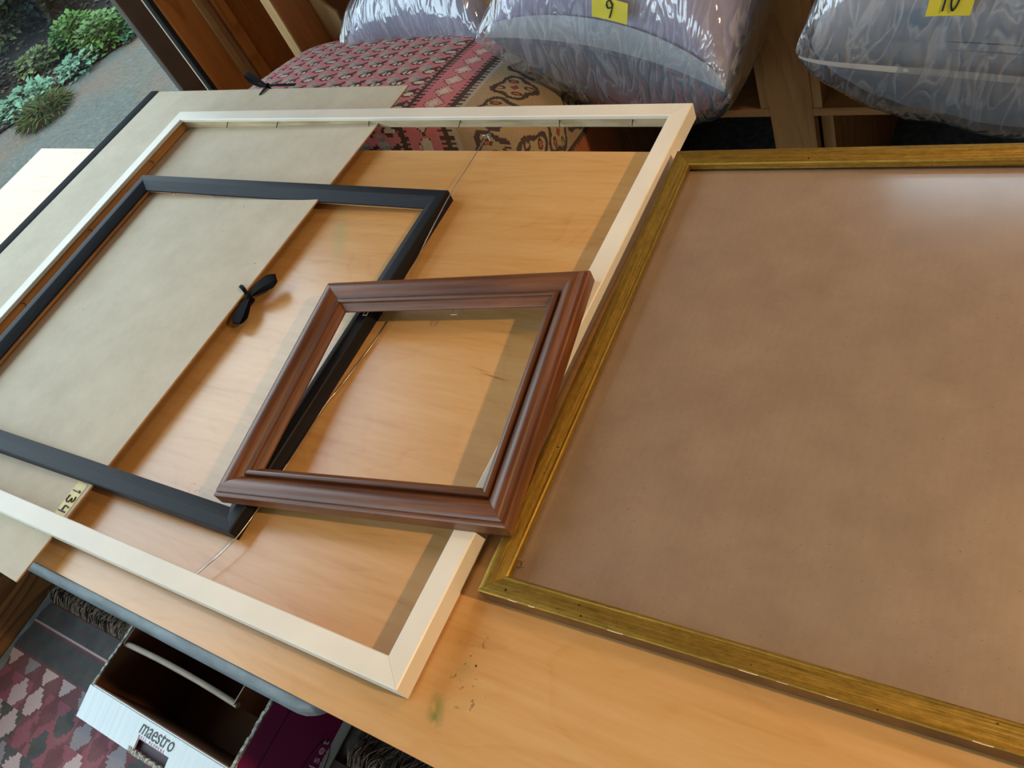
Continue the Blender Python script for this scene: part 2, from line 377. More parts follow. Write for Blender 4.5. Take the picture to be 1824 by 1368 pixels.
m = MB(); m.box(0, BX1-BX0, -.002, .002, 0, BZ1-BZ0); m.build('glass', M['glass'], w2)
m = MB()
for a in ((0, BX1-BX0, -.02, .02, 0, .03), (0, BX1-BX0, -.02, .02, BZ1-BZ0-.03, BZ1-BZ0), (0, .03, -.02, .02, .03, BZ1-BZ0-.03), (BX1-BX0-.03, BX1-BX0, -.02, .02, .03, BZ1-BZ0-.03)): m.box(*a)
m.build('frame', M['metal'], w2)
w3 = bpy.data.objects.new('fill_window', None); COL.objects.link(w3); structure(w3); w3.location = (FX0, Y0-.05, FZ0)
m = MB(); m.box(0, FX1-FX0, -.002, .002, 0, FZ1-FZ0); m.build('glass', M['glass'], w3)
m = MB()
for a in ((0, FX1-FX0, -.02, .02, 0, .03), (0, FX1-FX0, -.02, .02, FZ1-FZ0-.03, FZ1-FZ0), (0, .03, -.02, .02, .03, FZ1-FZ0-.03), (FX1-FX0-.03, FX1-FX0, -.02, .02, .03, FZ1-FZ0-.03)): m.box(*a)
m.build('frame', M['metal'], w3)
# boards of the corner between the window and the shelves
for i, (y0, y1, xf, mt) in enumerate(((.518, .613, -.078, 'jamb'), (.613, .634, -.072, 'pale_edge'), (.634, .664, -.092, 'wall'), (.664, .700, -.076, 'jamb'), (.700, .96, -.084, 'panel'))):
    structure(bx('trim_%d' % (i+1), M[mt], X0, xf, y0, y1, FLOOR, CZ, bevel=.002))

# ---------------------------------------------------------------- table
T0, T1, TD = 0.0, 2.45, .753
tb = thing('folding_table', 'grey folding table with rounded corners under the plywood sheet', 'table', (.72, -TD/2, FLOOR))
m = MB()
def rrect(x0, x1, y0, y1, r, n=6):
    p = []
    for cx, cy, a in ((x1-r, y1-r, 0), (x0+r, y1-r, 90), (x0+r, y0+r, 180), (x1-r, y0+r, 270)):
        p += [(cx+r*cos(RD(a+90*k/n)), cy+r*sin(RD(a+90*k/n))) for k in range(n+1)]
    return p
m.prism(rrect(-.72, .728, -.3885, .37, .045), -FLOOR-.040, -FLOOR-.007)
m.build('rim', M['rim'], tb, smooth=40, bevel=.011)
for sx in (-.6, .6):
    for sy in (-.26, .28):
        m = MB(); m.tube([(sx, sy, 0), (sx, sy, -FLOOR-.03)], .014, 12); m.build('leg', M['leg'], tb, smooth=40)
tp = thing('plywood_sheet', 'large birch plywood sheet laid flat as a table top', 'table top', (0, 0, -.007))
m = MB(); m.box(T0, T1, -TD, 0, 0, .0066, 1); o = m.build('core', [M['ply'], M['ply_edge']], tp)
m = MB(); m.box(T0, T1, -TD, 0, .0066, .007); m.build('face_veneer', M['ply'], tp)

# ---------------------------------------------------------------- picture frames
def frame(name, label, FL, rz, ry, rx, w, l, thick, profile, mats, segmat, far_mats=None):
    R = Euler((rx, ry, rz)).to_matrix()
    base = V(FL)-R @ V((0, 0, thick))
    root = thing(name, label, 'picture frame', base, (rx, ry, rz))
    n = len(profile)
    for (cx, cy, ang, L) in ((0, 0, 0, w), (w, 0, -pi/2, l), (w, -l, pi, w), (0, -l, pi/2, l)):
        m = MB(); g = .00012
        vs = [(d+g, -d, thick+h) for d, h in profile]+[(L-d-g, -d, thick+h) for d, h in profile]
        for i in range(n):
            j = (i+1) % n
            m.add([vs[i], vs[j], vs[n+j], vs[n+i]], [(0, 1, 2, 3)], segmat[i])
        m.add(vs[:n], [list(range(n))]); m.add(vs[n:], [list(range(n))])
        m.build('rail', far_mats if far_mats and cx == 0 and cy == 0 else mats, root, smooth=27, loc=(cx, cy, 0), rot=(0, 0, ang), merge=1e-6)
    return root, R, base
def to_local(root, p):
    R = root.rotation_euler.to_matrix(); return R.transposed() @ (V(p)-root.location)
# cream frame
wt = .0235
prof = [(0, -wt), (0, -.0012), (.0012, 0), (.0228, 0), (.0238, -.0008), (.0238, -.0055), (.0228, -.0065), (.0172, -.0068), (.0172, -wt)]
seg = [0, 0, 0, 0, 0, 0, 1, 1, 1]
cream, Rw, _ = frame('picture_frame', 'large empty cream frame with a wire, under the black and brown frames', (.5024, .0509, .0472), .0109, .0206, -.0008, 1.0195, .7762, wt, prof, [M['cream'], M['raw']], seg, [M['cream'], M['raw_pale']])
wire = [(1.218, .020, .0115), (1.226, -.05, .016), (1.2335, -.116, .021), (1.2395, -.217, .014), (1.248, -.319, .004), (1.241, -.419, .0035), (1.236, -.457, .004), (1.2425, -.538, .009), (1.243, -.636, .012), (1.219, -.694, .0105)]
m = MB(); m.tube([to_local(cream, p) for p in smooth_path(wire, 10)], .0007, 6)
for p in (wire[0], wire[-1]):
    q = to_local(cream, p); m.tube([q+V((.006*cos(a), .0025*sin(a), .0012*sin(2*a))) for a in [k*.5 for k in range(26)]], .0006, 5)
    m.tube([q+V((.002, -.001, 0)), q+V((.008, -.008, -.003))], .0005, 5); m.tube([q, q+V((-.004, -.010, .002))], .0005, 5)
m.build('hanging_wire', M['steel'], cream, smooth=60)
for x in (.14, .27, .48, .66, .83, .94):
    m = MB(); y = -.0172; j = random.uniform(-.003, .003)
    m.tube([(x, y, .011), (x+.001, y-.004, .010), (x+.002+j, y-.009, .006)], .0008, 6); m.build('nail', M['nail'], cream, smooth=60)
for y in (-.125, -.30, -.47, -.63):
    m = MB(); m.tube([(.0172, y, .011), (.023, y+.002, .010), (.028, y-.002, .007)], .0008, 6); m.build('nail', M['nail'], cream, smooth=60)
# black frame
bt = .0195
prof = [(0, -bt), (0, -.0015), (.0015, 0), (.013, 0), (.0145, -.0006), (.029, -.0085), (.0295, -.0105), (.0285, -.0118), (.0225, -.0118), (.0225, -bt)]
seg = [0, 0, 0, 0, 0, 0, 0, 1, 1, 1]
black, Rb, _ = frame('picture_frame', 'empty black wooden frame lying inside the large cream frame', (.5591, -.1194, .0452), .0255, .0378, -.0012, .6646, .5375, bt, prof, [M['black'], M['raw']], seg)
def clip(root, x, y, dx, dy, z, s=.006):
    m = MB(); p = V((x, y, z)); a = V((dx, dy, 0)); b = V((-dy, dx, 0))
    m.tube([p-b*s*.5, p-b*s*.5+a*s*1.3, p+b*s*.5+a*s*1.3, p+b*s*.5], .0006, 5); return m.build('clip', M['steel'], root, smooth=60)
for x in (.10, .20, .31): clip(black, x, -.0235, 0, -1, .007)
for y in (-.08, -.22, -.36): clip(black, .0235, y, 1, 0, .007, .005)
# brown frame
nt = .0235
prof = [(0, -nt), (0, -.0078), (.0012, -.0062), (.0040, -.0060), (.0042, -.0038), (.0056, -.0020), (.0085, -.0005), (.0120, 0), (.0160, -.0008), (.0210, -.0034), (.0255, -.0074),
        (.0280, -.0104), (.0292, -.0112), (.0293, -.0066), (.0300, -.0054), (.0318, -.0046), (.0336, -.0050), (.0346, -.0062), (.0348, -.0094), (.0372, -.0112), (.0412, -.0140), (.0425, -.0158), (.0425, -.0176), (.0365, -.0176), (.0365, -nt)]
brown, Rn, _ = frame('picture_frame', 'small brown moulded frame lying across the black, cream and gilt frames', (1.1547, -.3026, .0477), .1632, -.0089, -.003, .3659, .3144, nt, prof, [M['brown']], [0]*len(prof))
clip(brown, .205, -.040, 0, -1, .006, .008); clip(brown, .075, -.040, 0, -1, .006, .006)
# gilt frame with glazing and backing
gt = .0255
prof = [(.0012, -gt), (.0012, -.0225), (.0002, -.0210), (0, -.0015), (.0008, -.0003), (.0022, 0), (.0060, -.0006), (.0120, -.0019), (.0180, -.0034), (.0186, -.0028), (.0200, -.0028), (.0212, -.0042), (.0212, -.0110), (.0165, -.0112), (.0165, -gt)]
seg = [1, 1, 1, 0, 0, 0, 0, 0, 0, 0, 0, 0, 1, 1, 1]
GW, GL = .80, .583
gold, Rg, _ = frame('picture_frame', 'gilt frame with a brown backing board beside the cream frame', (1.533, -.027, gt), .041, 0, 0, GW, GL, gt, prof, [M['gold'], M['gold_side']], seg)
m = MB(); m.box(.0172, GW-.0172, -GL+.0172, -.0172, .0105, .0130); m.build('glazing', M['acrylic'], gold)
m = MB(); m.box(.0172, GW-.0172, -GL+.0172, -.0172, .0055, .0098); m.build('backing_board', M['kraft'], gold)
clip(gold, .0205, -.545, 1, 0, .0142, .006)
for k in range(26):      # gesso showing through along the worn outer edge of the near rail
    x = .02+random.random()**1.3*.5; ln = random.uniform(.003, .016)
    m = MB(); m.tube([(x, -GL+.0002, gt-.0010), (x+ln*.5, -GL+.0001, gt-.0012+random.uniform(-.0003, .0003)), (x+ln, -GL+.0002, gt-.0010)], random.uniform(.0002, .0005), 5)
    if k < 12: m.build('worn_chip', M['chip'], gold, smooth=60)

# ---------------------------------------------------------------- portfolio
PH = .0215
pf = thing('portfolio', 'large grey board portfolio with black spine and ribbon ties under the frames', 'portfolio', (.273, .154, 0), (0, 0, -.029))
PW, PL = .73, .916
m = MB(); m.box(0, PW, -PL, 0, PH-.0022, PH, 0); o = m.build('front_board', [M['chipboard']], pf, bevel=.0006)
m = MB(); m.box(.004, PW-.030, -PL+.03, -.03, 0, .0022); m.build('back_board', M['chipboard'], pf)
m = MB(); m.box(.02, PW-.075, -PL+.09, -.09, .0022, PH-.0022); m.build('contents', M['chip_edge'], pf)
m = MB()
m.box(PW-.0006, PW+.0004, -PL, 0, PH-.0021, PH-.0003); m.box(0, PW, .0-.0004, .0006, PH-.0021, PH-.0003); m.build('board_edge', M['chip_edge'], pf)
m = MB()
sp = [(.030, PH+.0009), (.028, PH+.0013), (.004, PH+.0013), (-.004, PH-.003), (-.0055, .010), (-.004, .003), (.004, 0.0004), (.004, .004), (0, .006), (0, PH-.003), (.002, PH+.0002), (.030, PH+.0002)]
n = len(sp)
vs = [(x, .001, z) for x, z in sp]+[(x, -PL-.001, z) for x, z in sp]
m.add(vs, [(i, (i+1) % n, n+(i+1) % n, n+i) for i in range(n)]+[list(range(n)), list(range(n, 2*n))])
m.build('spine', M['cloth_black'], pf, smooth=35)
def L_(p): return to_local(pf, p)
K = V((.997, -.326, .017))
def tie(parts, knot, name='ribbon_tie'):
    m = MB()
    for pts, w in parts:
        pp = smooth_path(pts, 6); ww = []
        for i in range(len(pp)):
            f = i/(len(pp)-1)*(len(w)-1); a = int(min(f, len(w)-2)); ww.append(w[a]+(w[a+1]-w[a])*(f-a))
        m.ribbon([L_(p) for p in pp], ww, .0005)
    bm = bmesh.new(); bmesh.ops.create_icosphere(bm, subdivisions=2, radius=.0055)
    k = L_(knot); m.add([k+V((v.co.x*.9, v.co.y*1.3, v.co.z*.8)) for v in bm.verts], [[v.index for v in f.verts] for f in bm.faces]); bm.free()
    return m.build(name, M['ribbon'], pf, smooth=50)
tie([([K, (1.007, -.312, .0225), (1.018, -.297, .0235), (1.0235, -.2885, .0195), (1.018, -.297, .0155), (1.007, -.312, .0165), K], [.006, .017, .023, .017, .023, .017, .006]),
     ([K, (1.002, -.341, .019), (1.005, -.359, .0175), (1.006, -.371, .0135), (1.005, -.359, .010), (1.002, -.341, .013), K], [.006, .013, .019, .015, .019, .013, .006]),
     ([K, (.990, -.321, .0265), (.980, -.3165, .0255), (.973, -.314, .0232)], [.004, .006, .006, .004]),
     ([K, (.998, -.326, .008), (.992, -.326, .002)], [.006, .008, .008])], K)
K2 = V((.648, .148, .0245))
tie([([K2, (.62, .158, .030), (.585, .170, .036), (.572, .176, .033), (.59, .165, .024), (.625, .154, .020), K2], [.004, .008, .011, .011, .010, .006, .004]),
     ([K2, (.67, .149, .0245), (.70, .149, .0235), (.722, .150, .0225)], [.005, .006, .007, .007]),
     ([K2, (.649, .136, .0245), (.6455, .124, .0228)], [.006, .008, .003]),
     ([K2, (.648, .152, .012), (.648, .148, .004)], [.006, .008, .008])], K2)
# pale sticker with a hand-written number
nt_ = MB(); nz = PH+.0004
nt_.add([L_(p) for p in ((.9515, -.647, nz), (.9725, -.649, nz), (.9745, -.722, nz), (.9525, -.719, nz))], [(0, 1, 2, 3)])
note = nt_.build('number_sticker', M['note_pale'], pf); note['label'] = 'pale yellow sticker'
def strokes(polys, fn, r, name, mat, parent):
    m = MB()
    for p in polys: m.tube([fn(*q) for q in smooth_path([(a, b, 0) for a, b in p], 5)], r, 6)
    return m.build(name, mat, parent, smooth=60)
G1 = [[(0, 0), (.02, 1)], [(-.12, .78), (.02, 1)]]
G3 = [[(0, .9), (.3, 1), (.5, .8), (.2, .55)], [(.2, .55), (.58, .42), (.5, .05), (.0, .05)]]
G4 = [[(.05, 1), (.0, .45), (.55, .45)], [(.5, .95), (.5, 0)]]
G9 = [[(.55, .75), (.3, 1), (.02, .8), (.15, .5), (.5, .62), (.56, .85)], [(.56, .85), (.5, .4), (.32, -.02)]]
G0 = [[(.3, 1), (.05, .75), (.05, .25), (.3, 0), (.55, .3), (.5, .8), (.28, 1)]]
GX = [[(0, .5), (.4, .0)], [(.05, .1), (.35, .5)]]
def shift(g, dx, s=1): return [[(a*s+dx, b*s) for a, b in p] for p in g]
num = [p for g, d in ((G1, .05), (G3, .5), (G4, 1.45), (GX, 2.45)) for p in shift(g, d)]
strokes(num, lambda q0, q1, q2: L_((.9548+q1*.0150, -.6600-q0*.0150, nz+.0004)), .00095, 'handwriting', M['ink'], note)

# ---------------------------------------------------------------- storage shelf
sh = thing('storage_shelf', 'pine cubby shelf along the back wall holding bagged bedding', 'shelf', (0, .5, FLOOR))
H = -FLOOR
def sb(name, x0, x1, y0, y1, z0, z1, mt='pine'):
    m = MB(); m.box(x0, x1, y0-.5, y1-.5, z0+H, z1+H); return m.build(name, M[mt], sh, bevel=.001)
SY1 = 1.0
sb('end_panel', .322, .35, .5, SY1, FLOOR, .75, 'panel'); sb('end_panel_edge', .3215, .3505, .494, .5, FLOOR, .75, 'pale_edge')
for x0, x1 in ((.90, .985), (1.438, 1.517), (1.97, 2.05)):
    sb('stile', x0, x1, .5, .522, FLOOR, .75)
    sb('cubby_side', x0-.0165, x0, .502, SY1, -.3275, .75); sb('cubby_side', x1, x1+.0165, .502, SY1, -.3275, .75)
    sb('lower_side', x0+.004, x0+.02, .524, SY1, FLOOR, -.344); sb('lower_side', x1+.002, x1+.024, .53, SY1, FLOOR, -.344)
for x0, x1 in ((.35, .90), (.985, 1.438), (1.517, 1.97)):
    sb('shelf_board', x0, x1, .5, SY1, -.344, -.3275, 'pine_x')
    sb('top_board', x0, x1, .5, SY1, .32, .338, 'pine_x')
sb('back_panel', .35, 2.05, SY1, SY1+.008, -.34, .75, 'panel')
m = MB()
poly = [(.3520, -.3265), (.3520, .05), (.372, -.030), (.383, -.062), (.414, -.099), (.408, -.3265)]
n = len(poly); m.add([(x, .596, z) for x, z in poly]+[(x, .602, z) for x, z in poly], [list(range(n)), list(range(n, 2*n))]+[(i, (i+1) % n, n+(i+1) % n, n+i) for i in range(n)])
tag(m.build('plywood_offcut', M['pale_edge']), 'narrow light brown board standing at the left end of the shelf', 'board')

# ---------------------------------------------------------------- bagged bedding
class Bag:
    def __init__(s, c, a, b, cz, rot, seed, p=.45, pinch=.10, cb=None):
        s.c = V(c); s.a, s.b, s.cz = a, b, cz; s.cb = cb or cz; s.R = Euler(rot).to_matrix(); s.seed = seed; s.p = p; s.pinch = pinch
    def loc(s, u, v, side, off=0, wr=0):
        x = s.a*u*(1-s.pinch*(1-v*v)*abs(u)**1.5+s.pinch*.4); y = s.b*v*(1-s.pinch*(1-u*u)*abs(v)**1.5+s.pinch*.4)
        t = max(0, (1-u*u)*(1-v*v))**s.p
        z = side*((s.cz if side > 0 else s.cb)+off)*t
        if off: x *= 1+off/s.a; y *= 1+off/s.b
        P = V((x, y, z))
        if wr:
            q = V((P.x*5+s.seed, P.y*5, P.z*5))
            d = MN.noise(q)*.6+MN.noise(q*2.3+V((7, 0, 0)))*.4
            cr = 1-abs(MN.noise(V((P.x*16+P.z*6+s.seed*3, P.y*3.5, P.z*5-P.x*4))))*2.2
            P += V((u*.25, v*.25, side)).normalized()*(d*wr*2.2+cr*wr*.55)*min(1, t*2.5+.15)
        return P
    def mesh(s, name, mat, parent, off, wr, nn=72, smooth=180):
        m = MB()
        def par(i): k = -1+2*i/nn; return sin(k*pi/2)
        for side in (1, -1):
            m.grid([[s.loc(par(i), par(j), side, off, wr) for j in range(nn+1)] for i in range(nn+1)], nn, nn)
        return m.build(name, mat, parent, smooth=smooth, merge=1e-5)
def bag(label, c, a, b, cz, rot, seed, pil, group, p=.45, cb=None, hem=True):
    B = Bag(c, a, b, cz, rot, seed, p, cb=cb)
    r = thing('bedding_bag', label, 'bag', c, rot, group)
    po = B.mesh('pillow', M[pil], r, -.012, .004, 64)
    po.data.materials.append(M['pillow_grey' if pil == 'pillow_lilac' else pil])
    for f in po.data.polygons:
        if f.center.z < -.004: f.material_index = 1
    if hem:
        h = MB(); k = 60
        lo, hi, sd, of = (0, .017, 1, -.006) if hem is True else (.0015, .0035, -1, .004)
        h.grid([[B.loc(sin((-.97+1.94*i/k)*pi/2)*.985, -1+lo+(hi-lo)*(j/8)**2, sd, of, 0) for j in range(9)] for i in range(k+1)], k, 8)
        h.build('hem' if hem is True else 'film_crease', M['hem'], r, smooth=180)
    B.mesh('plastic_film', M['film'], r, .004, .006, 110)
    return B, r
def note_on(B, r, u0, u1, v0, v1, glyphs):
    k = 8; m = MB()
    f = lambda u, v, d: B.loc(u, v, 1, .015+d, 0)
    m.grid([[f(u0+(u1-u0)*i/k, v0+(v1-v0)*j/k, 0) for j in range(k+1)] for i in range(k+1)], k, k)
    nt = m.build('number_note', M['note'], r, smooth=180, fix=False)
    strokes(glyphs[0], lambda q0, q1, q2: f(u0+(u1-u0)*(.5+(q0-glyphs[1])*.30), v0+(v1-v0)*(.12+.8*q1), .0012), .0011, 'handwriting', M['ink'], nt)
BAGS = 'clear plastic bags of bedding on the shelf'
B9, r9 = bag('clear plastic bag of lilac bedding with yellow note 9', (1.312, .565, .005), .207, .315, .25, (RD(8), RD(15), RD(-3)), 3.1, 'pillow_lilac', BAGS, cb=.325)
note_on(B9, r9, -.04, .21, -.970, -.934, (G9, .3))
B10, r10 = bag('large clear plastic bag of grey bedding with yellow note 10', (1.885, .565, -.045), .285, .32, .28, (RD(6), RD(13), RD(3)), 8.4, 'pillow_steel', BAGS, p=.36, cb=.272, hem='crease')
note_on(B10, r10, -.50, -.345, -.9935, -.973, (G1+shift(G0, .45), .45))
B3, r3 = bag('clear plastic bag of pale blue bedding without a note behind the kilim cushion', (.745, .67, -.125), .190, .235, .16, (RD(0), 0, 0), 5.7, 'pillow_blue', BAGS, p=.26, cb=.19, hem=False)

# ---------------------------------------------------------------- kilim floor cushion
PINK, DARK, GRYB, ORNG, BEIG, CREAMC, BLUEG, RUST = [hexc(h) for h in ('DC818C', '3A2724', 'BDB4A6', 'B8602F', 'B49E7A', 'E2D8C6', '8698A0', '8C3A2A')]
MOTIF = ["................", ".gggggg.........", "ggggggggb....dd.", "gggggbbbb...dddd", "gggggbbbb..ddddd", ".gggggbb.dddddd.", "..ggggg.dddddd..", "..gggg.ddddddd..", "...gg.ddwwdwwddd",
         ".....ddwwwdwwwdd", ".....ddwwwdwwwdd", "......ddwwdwwdd.", ".gg....dddddd...", "gggg....dd.dd...", ".ggggb..........", "..gbbb.........."]
def cushion_color(s, t):
    """s: distance leftwards from the first dark stripe's left edge is negative; t: along the stripes"""
    tooth = .004*(1 if (t/.011) % 1 < .5 else -1)
    if s < .002+tooth*.5:
        cx, cy = (s/.047) % 1, (t/.044) % 1
        ch = MOTIF[15-int(cy*16)][int(cx*16)]
        return {'.': PINK, 'd': DARK, 'w': CREAMC, 'g': GRYB, 'b': BLUEG}[ch]
    if s < .017+tooth: return DARK
    if s < .086-tooth:
        c = ((t/.042) % 1-.5)*.042; d = abs(c)+abs(s-.052)
        q = (int(s/.0022)+int(t/.0022)) % 2
        if d < .019: return CREAMC if (q or d < .011) else PINK
        if d < .023 and q: return DARK
        return PINK
    if s < .106+tooth: return DARK
    if s < .118: return GRYB
    if s < .325:
        u, w = s-.118, t
        cell = w/.085; k = int(math.floor(cell)); fy = (cell-k)*.085-.0425; fx = (u % .108)-.054
        a = sqrt((fx/.9)**2+fy**2); th = math.atan2(fy, fx)
        if abs(a-.036-.006*sin(4*th)) < .005: return DARK
        for ang in range(4):
            px, py = .026*cos(ang*pi/2+.4), .022*sin(ang*pi/2+.4)
            e = sqrt(((fx-px)/1.2)**2+((fy-py)/.8)**2)
            if e < .0045: return ORNG if ang % 2 else BEIG
            if e < .0085: return DARK
        if abs(fx)+abs(fy) < .009: return RUST
        return BEIG
    if s < .337+tooth: return DARK
    return ORNG
def build_cushion():
    a, b, c = .40, .235, .235; nx = 6.0
    root_loc = V((.755, .262, -.298)); rot = Euler((RD(-13), RD(4), RD(7)))
    verts, faces, cols = [], [], []
    def rnd(p): return (abs(p[0])**nx+((abs(p[1])**12+abs(p[2])**12)**(1/12))**nx)**(1/nx)
    def face(fn, nu, nv, su, sv):
        o = len(verts)
        for i in range(nu+1):
            for j in range(nv+1):
                u, v = -1+2*i/nu, -1+2*j/nv
                p = V(fn(u, v)); p /= rnd(p)
                puff = 1+.06*(1-p.x**2)*(1-p.y**2) if p.z > 0 else 1
                d = MN.noise(V((p.x*2.2, p.y*2.2, p.z*2)))*.006
                verts.append((p.x*a*(1+d), p.y*b*(1+d), p.z*c*puff))
        for i in range(nu):
            for j in range(nv):
                faces.append((o+i*(nv+1)+j, o+(i+1)*(nv+1)+j, o+(i+1)*(nv+1)+j+1, o+i*(nv+1)+j+1))
                cols.append(cushion_color(su(-1+2*(i+.5)/nu, -1+2*(j+.5)/nv), sv(-1+2*(i+.5)/nu, -1+2*(j+.5)/nv)))
    def sup(p):
        q = rnd(p); return V((p[0]/q*a, p[1]/q*b, p[2]/q*c))
    def arc(fn, n):     # arc length along a half profile from the middle of the top, over the edge and down the side
        out = [0]; pr = sup(fn(0))
        for k in range(1, n+1):
            p = sup(fn(2*k/n)); out.append(out[-1]+(p-pr).length); pr = p
        return lambda w: out[max(0, min(n, int(round(abs(w)*n/2))))]*(1 if w >= 0 else -1)
    AX = arc(lambda w: (min(w, 1), 0, 1 if w <= 1 else 2-w-(w-1)), 400)
    AY = arc(lambda w: (0, min(w, 1), 1 if w <= 1 else 2-w-(w-1)), 400)
    E0 = .160        # where the stripes begin, measured from the middle of the top
    face(lambda u, v: (u, v, 1), 400, 220, lambda u, v: AX(u)-E0, lambda u, v: AY(v)+1)
    face(lambda u, v: (1, v, -u), 240, 220, lambda u, v: AX(1+(u+1)/2)-E0, lambda u, v: AY(v)+1)
    face(lambda u, v: (-1, v, u), 60, 60, lambda u, v: -AX(1+(1-u)/2)-E0, lambda u, v: AY(v)+1)
    face(lambda u, v: (u, -1, v), 240, 110, lambda u, v: AX(u)-E0, lambda u, v: 1-AY(1+(1-v)/2))
    face(lambda u, v: (-u, 1, v), 100, 60, lambda u, v: -AX(u)-E0, lambda u, v: 1+AY(1+(1-v)/2))
    face(lambda u, v: (u, -v, -1), 40, 40, lambda u, v: AX(u)-E0, lambda u, v: 1+AY(v))
    me = bpy.data.meshes.new('kilim_cushion'); me.from_pydata(verts, [], faces); me.materials.append(M['weave'])
    at = me.attributes.new('weave', 'FLOAT_COLOR', 'FACE')
    at.data.foreach_set('color', [x for c_ in cols for x in (*c_, 1)])
    bm = bmesh.new(); bm.from_mesh(me); bmesh.ops.remove_doubles(bm, verts=bm.verts, dist=1e-5); bm.to_mesh(me); bm.free()
    me.polygons.foreach_set('use_smooth', [True]*len(me.polygons))
    o = bpy.data.objects.new('kilim_cushion', me); COL.objects.link(o); o.location = root_loc; o.rotation_euler = rot
    tag(o, 'plump red and beige kilim floor cushion behind the table', 'cushion')
build_cushion()
# low bench the cushion sits on
m = MB(); m.box(.42, 1.10, .06, .46, FLOOR, FLOOR+.165)
tag(m.build('bench', M['panel'], bevel=.004), 'low dark wooden bench under the kilim cushion', 'bench')

# ---------------------------------------------------------------- rug on the floor
MAR, SLATE, PALE, GREY, ROSE, BROWN_ = [hexc(h) for h in ('6B3A44', '3A4246', 'C5AFAF', '8C8790', '8E4A5A', '4F3A3C')]
def h2(i, j): return random.Random(i*7919+j*104729+5).random()
def rug_color(x, d):
    x2 = x+.0015*sin(d*90)
    if d < .048: return BROWN_ if (d/.026) % 1 < .12 else SLATE
    if d < .055: return PALE
    if d < .060: return MAR
    if d < .118: return BROWN_ if (d/.03) % 1 < .12 else SLATE
    if d < .165:                       # row of pale stepped triangles on maroon
        k = (x2/.075); fx = abs((k-math.floor(k))-.5)*.075; st = math.floor((d-.124)/.006)*.006
        if 0 <= st <= .034 and fx < .026-.72*st: return PALE if int(math.floor(k)) % 3 else GREY
        return MAR
    e = d-.165; row = int(e/.062); fy = (e/.062) % 1; off = .5*(row % 2); k = x2/.066+off; i = int(math.floor(k)); fx = abs(k-i-.5)
    fyq = math.floor(fy*8)/8
    r = h2(i, row)
    big = [MAR, SLATE, ROSE, GREY, PALE, MAR][int(r*6)]
    bg = [MAR, ROSE, SLATE, MAR][int(h2(i+50, row+9)*4)]
    if fx < .48*(1-abs(fyq-.45)*1.6): return big
    return bg
def build_rug():
    x0, x1, y0, y1, st = -.03, 1.35, -1.75, -.795, .0048
    nu, nv = int((x1-x0)/st), int((y1-y0)/st); verts, faces, cols = [], [], []
    for i in range(nu+1):
        for j in range(nv+1):
            x, y = x0+i*st, y1-j*st
            wob = (.010*sin(y*23)+.004*sin(y*71))*max(0, 1-i*st/.06)
            verts.append((x+wob, y, .010+.003*MN.noise(V((x*7, y*7, 0)))))
    for i in range(nu):
        for j in range(nv):
            faces.append((i*(nv+1)+j, i*(nv+1)+j+1, (i+1)*(nv+1)+j+1, (i+1)*(nv+1)+j)); cols.append(rug_color(x0+(i+.5)*st+2, (j+.5)*st))
    me = bpy.data.meshes.new('pile'); me.from_pydata(verts, [], faces); me.materials.append(M['weave'])
    at = me.attributes.new('weave', 'FLOAT_COLOR', 'FACE'); at.data.foreach_set('color', [x for c in cols for x in (*c, 1)])
    r = thing('kilim_rug', 'dark red and slate kilim rug with fringe on the floor', 'rug', (0, 0, FLOOR))
    o = bpy.data.objects.new('woven_field', me); COL.objects.link(o); o.parent = r
    s = o.modifiers.new('thickness', 'SOLIDIFY'); s.thickness = .006; s.offset = -1
    for nm, mat, cnt, sd in (('fringe', 'fringe', 900, 3), ('dark_fringe', 'fringe_dark', 330, 4)):
        rr = random.Random(sd); m = MB()
        for k in range(cnt):
            x = x0+rr.random()*(x1-x0)
            if .535 < x < .99: continue          # held down under the box
            ln = rr.uniform(.035, .075); dx = rr.uniform(-.022, .022); hh = rr.uniform(.004, .020)
            m.tube(smooth_path([(x, y1+.002, .010), (x+dx*.4, y1+ln*.45, .010+hh), (x+dx, y1+ln*.8, .006+hh*.6), (x+dx*1.5, y1+ln, .005)], 3), .0014, 4, r1=.0008)
        f = m.build(nm, M[mat], r, fix=False); f['kind'] = 'stuff'
build_rug()
m = MB(); m.box(-.062, .9, -1.75, -.685, FLOOR, FLOOR+.004)
tag(m.build('rug_pad', M['pad']), 'grey pad showing along the edge of the kilim rug', 'rug pad')

# ---------------------------------------------------------------- produce box and the carton nested in it
bo = thing('cardboard_box', 'white and purple bell pepper box standing open on the rug', 'box', (.762, -.74, FLOOR+.012))
BZ = -.507-(FLOOR+.012); x0, x1, y0, y1, w = -.200, .200, -.138, .165, .004
def cb(name, b, mt, parent=bo, bevel=0):
    m = MB(); m.box(*b); return m.build(name, M[mt] if isinstance(mt, str) else mt, parent, bevel=bevel)
cb('bottom', (x0, x1, y0, y1, 0, w), 'brown_card')
def wall(name, b_out, b_in, mo):
    m = MB(); m.box(*b_out, 0); m.box(*b_in, 1); return m.build(name, [M[mo], M['brown_card']], bo)
wall('end_wall', (x0, x0+w/2, y0, y1, w, BZ), (x0+w/2, x0+w, y0+w, y1-w, w, BZ), 'carton')
pw = wall('end_wall', (x1-w/2, x1, y0, y1, w, BZ), (x1-w, x1-w/2, y0+w, y1-w, w, BZ), 'carton')
wall('side_wall', (x0, x1, y0, y0+w/2, w, BZ), (x0+w, x1-w, y0+w/2, y0+w, w, BZ), 'carton')
wall('side_wall', (x0, x1, y1-w/2, y1, w, BZ), (x0+w, x1-w, y1-w, y1-w/2, w, BZ), 'carton')
